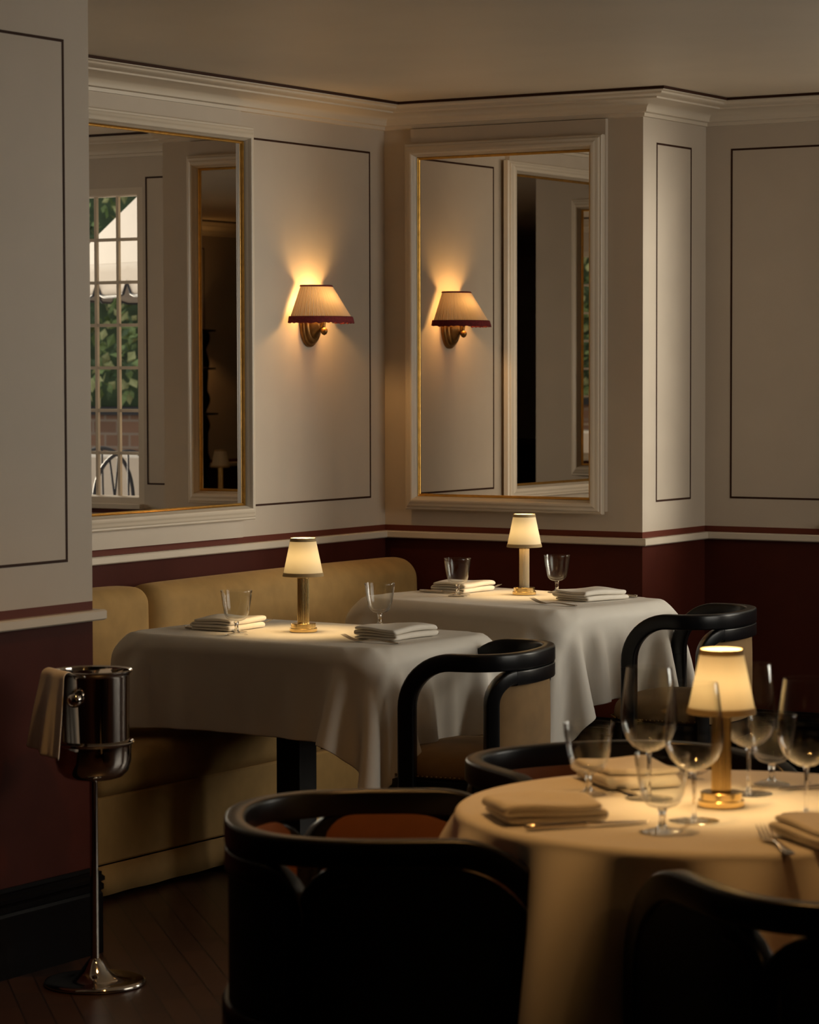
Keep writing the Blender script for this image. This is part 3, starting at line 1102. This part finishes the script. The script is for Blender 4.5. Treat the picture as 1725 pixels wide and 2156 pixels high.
TN = TOP + .0008
napkin('folded napkin left of the goblet on the table beside the ice bucket', (.895, -2.350, TN), math.radians(-4), .15, .19, 4, 1, th=.0088)
napkin('folded napkin right of the lamp on the table beside the ice bucket', (1.500, -2.335, TN), math.radians(-4), .15, .22, 4, 2, th=.0088)
napkin('folded napkin behind the left goblet on the far corner table', (.765, -.690, TN), math.radians(-8), .15, .19, 4, 3, th=.0088)
napkin('folded napkin right of the lamp on the far corner table', (1.345, -.790, TN), math.radians(-14), .15, .21, 4, 4, th=.0088)
napkin('folded napkin beside the knife at the left of the round table', (3.548, -5.118, TN), math.radians(47), .18, .16, 3, 5, th=.012)
napkin('folded napkin behind the front goblet at the back of the round table', (3.475, -4.655, TN), math.radians(-42), .19, .15, 3, 6, th=.012)
napkin('rolled edge napkin at the right edge of the photo on the round table', (4.100, -5.095, TN), math.radians(140), .19, .15, 3, 8, th=.012)


def flat_bar(stations):
    """stations: (x, half width, z centre, half thickness)"""
    return MB().loft([[(x, y, z + zz) for y, zz in rrect(max(w, .0006), max(t, .0004), min(w, t) * .9, 3)] for x, w, z, t in stations])


def knife(label, loc, rotz):
    """tip towards local +x, origin at the end of the handle"""
    root = thing('table_knife', label, 'knife', loc, rotz, 'table knives')
    flat_bar([(0, .003, .0055, .003), (.004, .0075, .0055, .0045), (.03, .0085, .0055, .005), (.07, .0072, .0055, .0045), (.105, .0062, .0055, .0042), (.112, .0075, .0055, .005), (.117, .005, .0055, .0035)]).obj('handle', 'cutlery_silver', root, smooth=50)
    flat_bar([(.116, .005, .0055, .0018), (.13, .0075, .0050, .0012), (.17, .0095, .0040, .0010), (.21, .0090, .0030, .0009), (.232, .005, .0024, .0008), (.240, .0012, .0022, .0006)]).obj('blade', 'cutlery_silver', root, smooth=50)
    return root


def fork(label, loc, rotz):
    root = thing('table_fork', label, 'fork', loc, rotz, 'table forks')
    flat_bar([(0, .004, .0025, .0012), (.006, .0095, .0025, .0016), (.03, .0085, .0040, .0017), (.07, .005, .0075, .0018), (.105, .0035, .0075, .0019), (.125, .0042, .0050, .0018), (.132, .0085, .0038, .0014), (.142, .0125, .0035, .0012), (.152, .0128, .0042, .0011)]).obj('handle', 'cutlery_silver', root, smooth=50)
    for y in (-.0105, -.0035, .0035, .0105):
        m = flat_bar([(.150, .0021, .0042, .0011), (.170, .0018, .0085, .0010), (.188, .0014, .0155, .0009), (.199, .0006, .0205, .0006)])
        m.v = [(x, yy + y, z) for x, yy, z in m.v]
        m.obj('tine', 'cutlery_silver', root, smooth=50)
    return root


kn = knife('table knife in front of the left napkin on the table beside the ice bucket', (.785, -2.425, TN), math.radians(-2))
for loc, r, lab in (((1.575, -2.205), 176, 'table knife behind the right napkin on the table beside the ice bucket'),
                    ((.650, -.800), -10, 'table knife in front of the left napkin on the far corner table'),
                    ((1.460, -.652), 163, 'table knife beside the right napkin on the far corner table'),
                    ((3.590, -5.263), 52, 'table knife pointing at the front goblet on the round table'),
                    ((3.395, -4.652), -41, 'table knife beside the back napkin on the round table'),
                    ((3.930, -4.420), 229, 'table knife at the back right of the round table')):
    dup(kn, (*loc, TN), math.radians(r), lab)
fk = fork('table fork behind the left napkin on the table beside the ice bucket', (.765, -2.210, TN), 0)
for loc, r, lab in (((1.628, -2.515), 180, 'table fork in front of the right napkin on the table beside the ice bucket'),
                    ((.660, -.545), -8, 'table fork behind the left napkin on the far corner table'),
                    ((1.450, -1.085), 170, 'table fork in front of the right napkin on the far corner table'),
                    ((4.092, -5.265), 128, 'table fork at the front right of the round table'),
                    ((3.418, -5.103), 45, 'table fork showing past the left napkin on the round table'),
                    ((3.440, -4.440), -38, 'table fork behind the back napkin on the round table')):
    dup(fk, (*loc, TN), math.radians(r), lab)

# ------------------------------------------------------------------ wine bucket on its stand
BKT = (1.572, -3.897)
st = thing('bucket_stand', 'chrome pedestal stand with round base holding the ice bucket', 'stand', (*BKT, 0))
MB().lathe([(.001, .001), (.127, .001), (.130, .004), (.130, .008), (.126, .012), (.118, .0135), (.10, .013), (.075, .014), (.055, .020), (.036, .036), (.022, .056), (.014, .066), (.011, .067)], 64, cap0=True).obj('stand_base', 'steel', st, smooth=50)
MB().lathe([(.0105, .06), (.0105, .525)], 24).obj('stand_pole', 'steel', st)
cup = [(.001, .524), (.05, .524), (.075, .532), (.090, .548), (.0965, .572), (.0975, .612), (.104, .617), (.105, .620), (.103, .622), (.0965, .618), (.0955, .574), (.088, .551), (.072, .536), (.001, .530)]
MB().lathe(cup, 64).obj('cup_holder', 'steel', st, smooth=50)
bk = thing('ice_bucket', 'polished chrome ice bucket with round knob standing in the pedestal stand', 'bucket', (*BKT, .532))
MB().lathe([(.001, 0), (.060, .001), (.080, .012), (.088, .030), (.0905, .06), (.0935, .255), (.0955, .262), (.1010, .266), (.1015, .269), (.099, .271), (.093, .268), (.0915, .255), (.0885, .06), (.085, .031), (.001, .006)], 72).obj('bucket_body', 'steel', bk, smooth=50)
for s, nm in ((1, 'knob'), (-1, 'knob')):
    k = MB()
    a = YAW - PI / 2 - .30 + (0 if s == 1 else PI)
    dx, dy = math.cos(a), math.sin(a)
    rr_ = [(.008, .090), (.007, .100), (.012, .102), (.018, .107), (.0195, .115), (.017, .124), (.010, .130), (.001, .132)]
    vs = []
    for r, d in rr_:
        vs.append([(dx * d - dy * r * math.cos(t_), dy * d + dx * r * math.cos(t_), .205 + r * math.sin(t_)) for t_ in [2 * PI * q / 24 for q in range(24)]])
    k.loft(vs)
    k.obj('knob', 'steel', bk, smooth=50)
# napkin draped over the left of the rim
rows = []
ax, ay = math.cos(YAW + PI + .62), math.sin(YAW + PI + .62)
px_, py_ = -ay, ax
for i in range(25):
    q = i / 24 - .5
    row = []
    for k in range(22):
        s = k / 21
        if s < .18:
            d, z = .070 + .026 * s / .18, .240 + .036 * math.sin(s / .18 * PI / 2)
        elif s < .30:
            b = (s - .18) / .12 * PI / 2
            d, z = .096 + .018 * math.sin(b), .262 + .014 * math.cos(b)
        else:
            w_ = (s - .30) / .70
            d, z = .114 + .030 * w_, .262 - .195 * w_
        wid = .105 + .070 * max(0, s - .2)
        fold = .009 * math.sin(q * 10 + 1) * min(1, max(0, s - .15) * 2)
        dd = d + fold + .006 * math.sin(q * 30)*max(0, s-.4)
        row.append((ax * dd + px_ * q * wid, ay * dd + py_ * q * wid, z - .02 * q * s))
    rows.append(row)
o = MB().grid(rows).obj('napkin', 'napkin_linen', loc=(*BKT, .532), smooth=180, subsurf=1, solid=.003)
tag(o, 'white linen napkin hanging over the rim of the ice bucket', 'napkin')

# ------------------------------------------------------------------ things the mirrors show
t4 = dining_table('dark two seat table by the right wall, seen only in the left mirror', (4.95, -5.80), PI / 2, .40, .35)
rings = [[(x, y, z) for x, y in rrect(.42 + e, .37 + e, .05)] for z, e in ((.50, .02), (.60, .012), (.70, .004), (.745, 0), (.753, -.006))]
c = MB().loft(rings).obj('tablecloth', 'linen', loc=(4.95, -5.80, 0), rotz=PI / 2)
tag(c, 'white cloth on the dark table by the right wall, seen only in the left mirror', 'tablecloth')
table_lamp('unlit table lamp on the right wall table, seen only in the left mirror', (4.95, -5.79, .7535), lit=False)
cs = thing('candle_stand', 'tall dark barley twist candle stand seen only in the left mirror', 'stand', (5.43, -6.27, 0))
tw = []
for i in range(121):
    z = .12 + 1.72 * i / 120
    r = .026 + .012 * abs(math.sin(z * 22))
    tw.append([(r * math.cos(2 * PI * k / 10) + .008 * math.cos(z * 30), r * math.sin(2 * PI * k / 10) + .008 * math.sin(z * 30), z) for k in range(10)])
MB().loft(tw).obj('twisted_shaft', 'black_skirting', cs)
for z, r in ((1.84, .085), (1.58, .085), (1.27, .10)):
    MB().lathe([(.001, z - .012), (r, z - .004), (r, z + .006), (.001, z + .012)], 24).obj('tray', 'black_skirting', cs)
MB().lathe([(.001, 0), (.12, 0), (.12, .03), (.05, .08), (.035, .13)], 24).obj('stand_base', 'black_skirting', cs)

# warm recessed ceiling lamps above the near side of the room
def downlight(label, x, y, watt, cone):
    dl = thing('ceiling_light', label, 'ceiling light', (x, y, 2.600), 0, 'recessed ceiling lights')
    MB().lathe([(.001, -.012), (.06, -.012), (.075, -.006), (.078, 0)], 32).obj('trim_ring', 'brass', dl)
    sp = bpy.data.lights.new('ceiling_spot', 'SPOT')
    sp.energy, sp.color, sp.spot_size, sp.spot_blend, sp.shadow_soft_size = watt, (1.0, .50, .15), math.radians(cone), .9, .05
    so = bpy.data.objects.new('ceiling_spot', sp)
    scene.collection.objects.link(so)
    so.parent = dl
    so.location = (0, 0, -.03)


downlight('warm recessed ceiling light above the round foreground table', 3.72, -5.30, 46, 75)
downlight('warm recessed ceiling light above the aisle beside the ice bucket', 2.55, -4.15, 52, 95)

# ------------------------------------------------------------------ courtyard beyond the far windows
GO = .30
struct(MB().add([(-5, .72, GO), (12, .72, GO), (12, 12, GO), (-5, 12, GO)], [(0, 1, 2, 3)]), 'ground', 'paving', smooth=0)
struct(MB().box(-5, 12, 7.2, 7.5, GO, 1.24), 'wall_garden', 'garden_brick', smooth=0)
struct(MB().box(-5, 12, 7.17, 7.53, 1.2405, 1.30), 'trim_15', 'outdoor_iron', smooth=0)
struct(MB().box(-5, 12, 7.46, 7.6, 1.301, 5.0), 'wall_hedge', 'leaf_dark', smooth=0)
rng = random.Random(3)


def leaves(mb, n, x0, x1, z0, z1, y0, dep, smin, smax):
    for i in range(n):
        x, z = rng.uniform(x0, x1), rng.uniform(z0, z1)
        y = y0 - dep * rng.random() - .12 * math.sin(x * 5 + 2 * math.sin(z * 4))
        sz = rng.uniform(smin, smax) * .8
        d = Vector((rng.gauss(0, .7), rng.gauss(-.3, .5), rng.gauss(-.6, .7))).normalized()
        e = d.cross(Vector((rng.gauss(0, 1), 1, rng.gauss(0, 1)))).normalized() * sz * .32
        p = Vector((x, y, z))
        m_ = d.cross(e).normalized() * sz * .1
        mb.add([p, p + d * sz * .45 + e, p + d * sz, p + d * sz * .45 - e, p + d * sz * .5 + m_], [(0, 1, 4), (1, 2, 4), (2, 3, 4), (3, 0, 4)], rng.choice((0, 0, 1, 2)))
    return mb


lf = leaves(MB(), 11000, -4.5, 9.5, 1.40, 3.6, 6.98, .30, .07, .16)
tag(lf.obj('ivy', ['leaf', 'leaf_light', 'leaf_dark'], smooth=0), 'green climbing leaves covering the garden wall beyond the window', 'ivy', kind='stuff')
pr = thing('parasol', 'large white courtyard parasol with dark edged valance beyond the window', 'parasol', (2.80, 3.5, GO))
R_, ZR_ = 1.30, 1.83
MB().lathe([(.02, 3.12), (.35, 2.80), (.8, 2.32), (R_, ZR_)], 8).obj('canopy', 'parasol_canvas', pr, smooth=0, solid=.004)
N = 192
lobe = lambda i: .10 + .075 * min(1, 2.2 * abs(math.sin(i * PI / 8)))
oct_ = lambda i: R_ * math.cos(PI / 8) / math.cos((2 * PI * i / N) % (PI / 4) - PI / 8)
vl = [[(oct_(i) * math.cos(2 * PI * i / N), oct_(i) * math.sin(2 * PI * i / N), ZR_ - lobe(i) * k / 4) for i in range(N)] for k in range(5)]
MB().grid(vl, closed=True).obj('valance', 'parasol_canvas', pr, solid=.004)
MB().tube([(oct_(i) * 1.003 * math.cos(2 * PI * i / N), oct_(i) * 1.003 * math.sin(2 * PI * i / N), ZR_ - lobe(i)) for i in range(N + 1)], .008, 6).obj('valance_piping', 'outdoor_iron', pr)
MB().tube([(0, 0, 0), (0, 0, 3.15)], .025, 12).obj('pole', 'outdoor_iron', pr)
gt = thing('garden_table', 'long courtyard table under a white cloth beyond the window', 'table', (4.75, 4.25, GO))
MB().box(-1.1, 1.1, -.40, .40, .70, .745).obj('tabletop', 'outdoor_white', gt)
for sx in (-1, 1):
    for sy in (-1, 1):
        MB().box(sx * 1.0 - .03, sx * 1.0 + .03, sy * .34 - .03, sy * .34 + .03, 0, .70).obj('leg', 'outdoor_white', gt)
rings = [[(x + .012 * math.sin(i * 1.3) * (1 if z < .5 else 0), y + .012 * math.cos(i * 1.1) * (1 if z < .5 else 0), z) for i, (x, y) in enumerate(rrect(1.11 + e, .41 + e, .05, 8))] for z, e in ((.12, .03), (.45, .015), (.70, .002), (.748, 0), (.754, -.006))]
c = MB().loft(rings).obj('tablecloth', 'outdoor_white', loc=(4.75, 4.25, GO))
tag(c, 'white cloth on the long courtyard table beyond the window', 'tablecloth')
bc = thing('garden_chair', 'dark hoop backed bistro chair beyond the window, nearest the glass', 'chair', (3.42, 2.75, GO), 1.0, 'bistro chairs in the courtyard')
MB().lathe([(.001, .44), (.21, .44), (.21, .465), (.001, .465)], 32).obj('seat', 'outdoor_white', bc)
MB().tube([(-.18, .19 * math.cos(a), .46 + .37 * math.sin(a) ** .7) for a in [PI * i / 24 for i in range(25)]], .011, 8).obj('hoop_back', 'outdoor_iron', bc)
for q in (-.10, 0, .10):
    MB().tube([(-.16, q * .6, .46), (-.18, q, .46 + .37 * (1 - (q / .19) ** 2) ** .35)], .006, 6).obj('back_spindle', 'outdoor_iron', bc)
for sx in (-1, 1):
    for sy in (-1, 1):
        MB().tube([(.13 * sx, .13 * sy, .44), (.19 * sx, .19 * sy, 0)], .011, 8).obj('leg', 'outdoor_iron', bc)
dup(bc, (3.92, 3.25, GO), 1.3, 'dark hoop backed bistro chair beyond the window, beside the long white table')
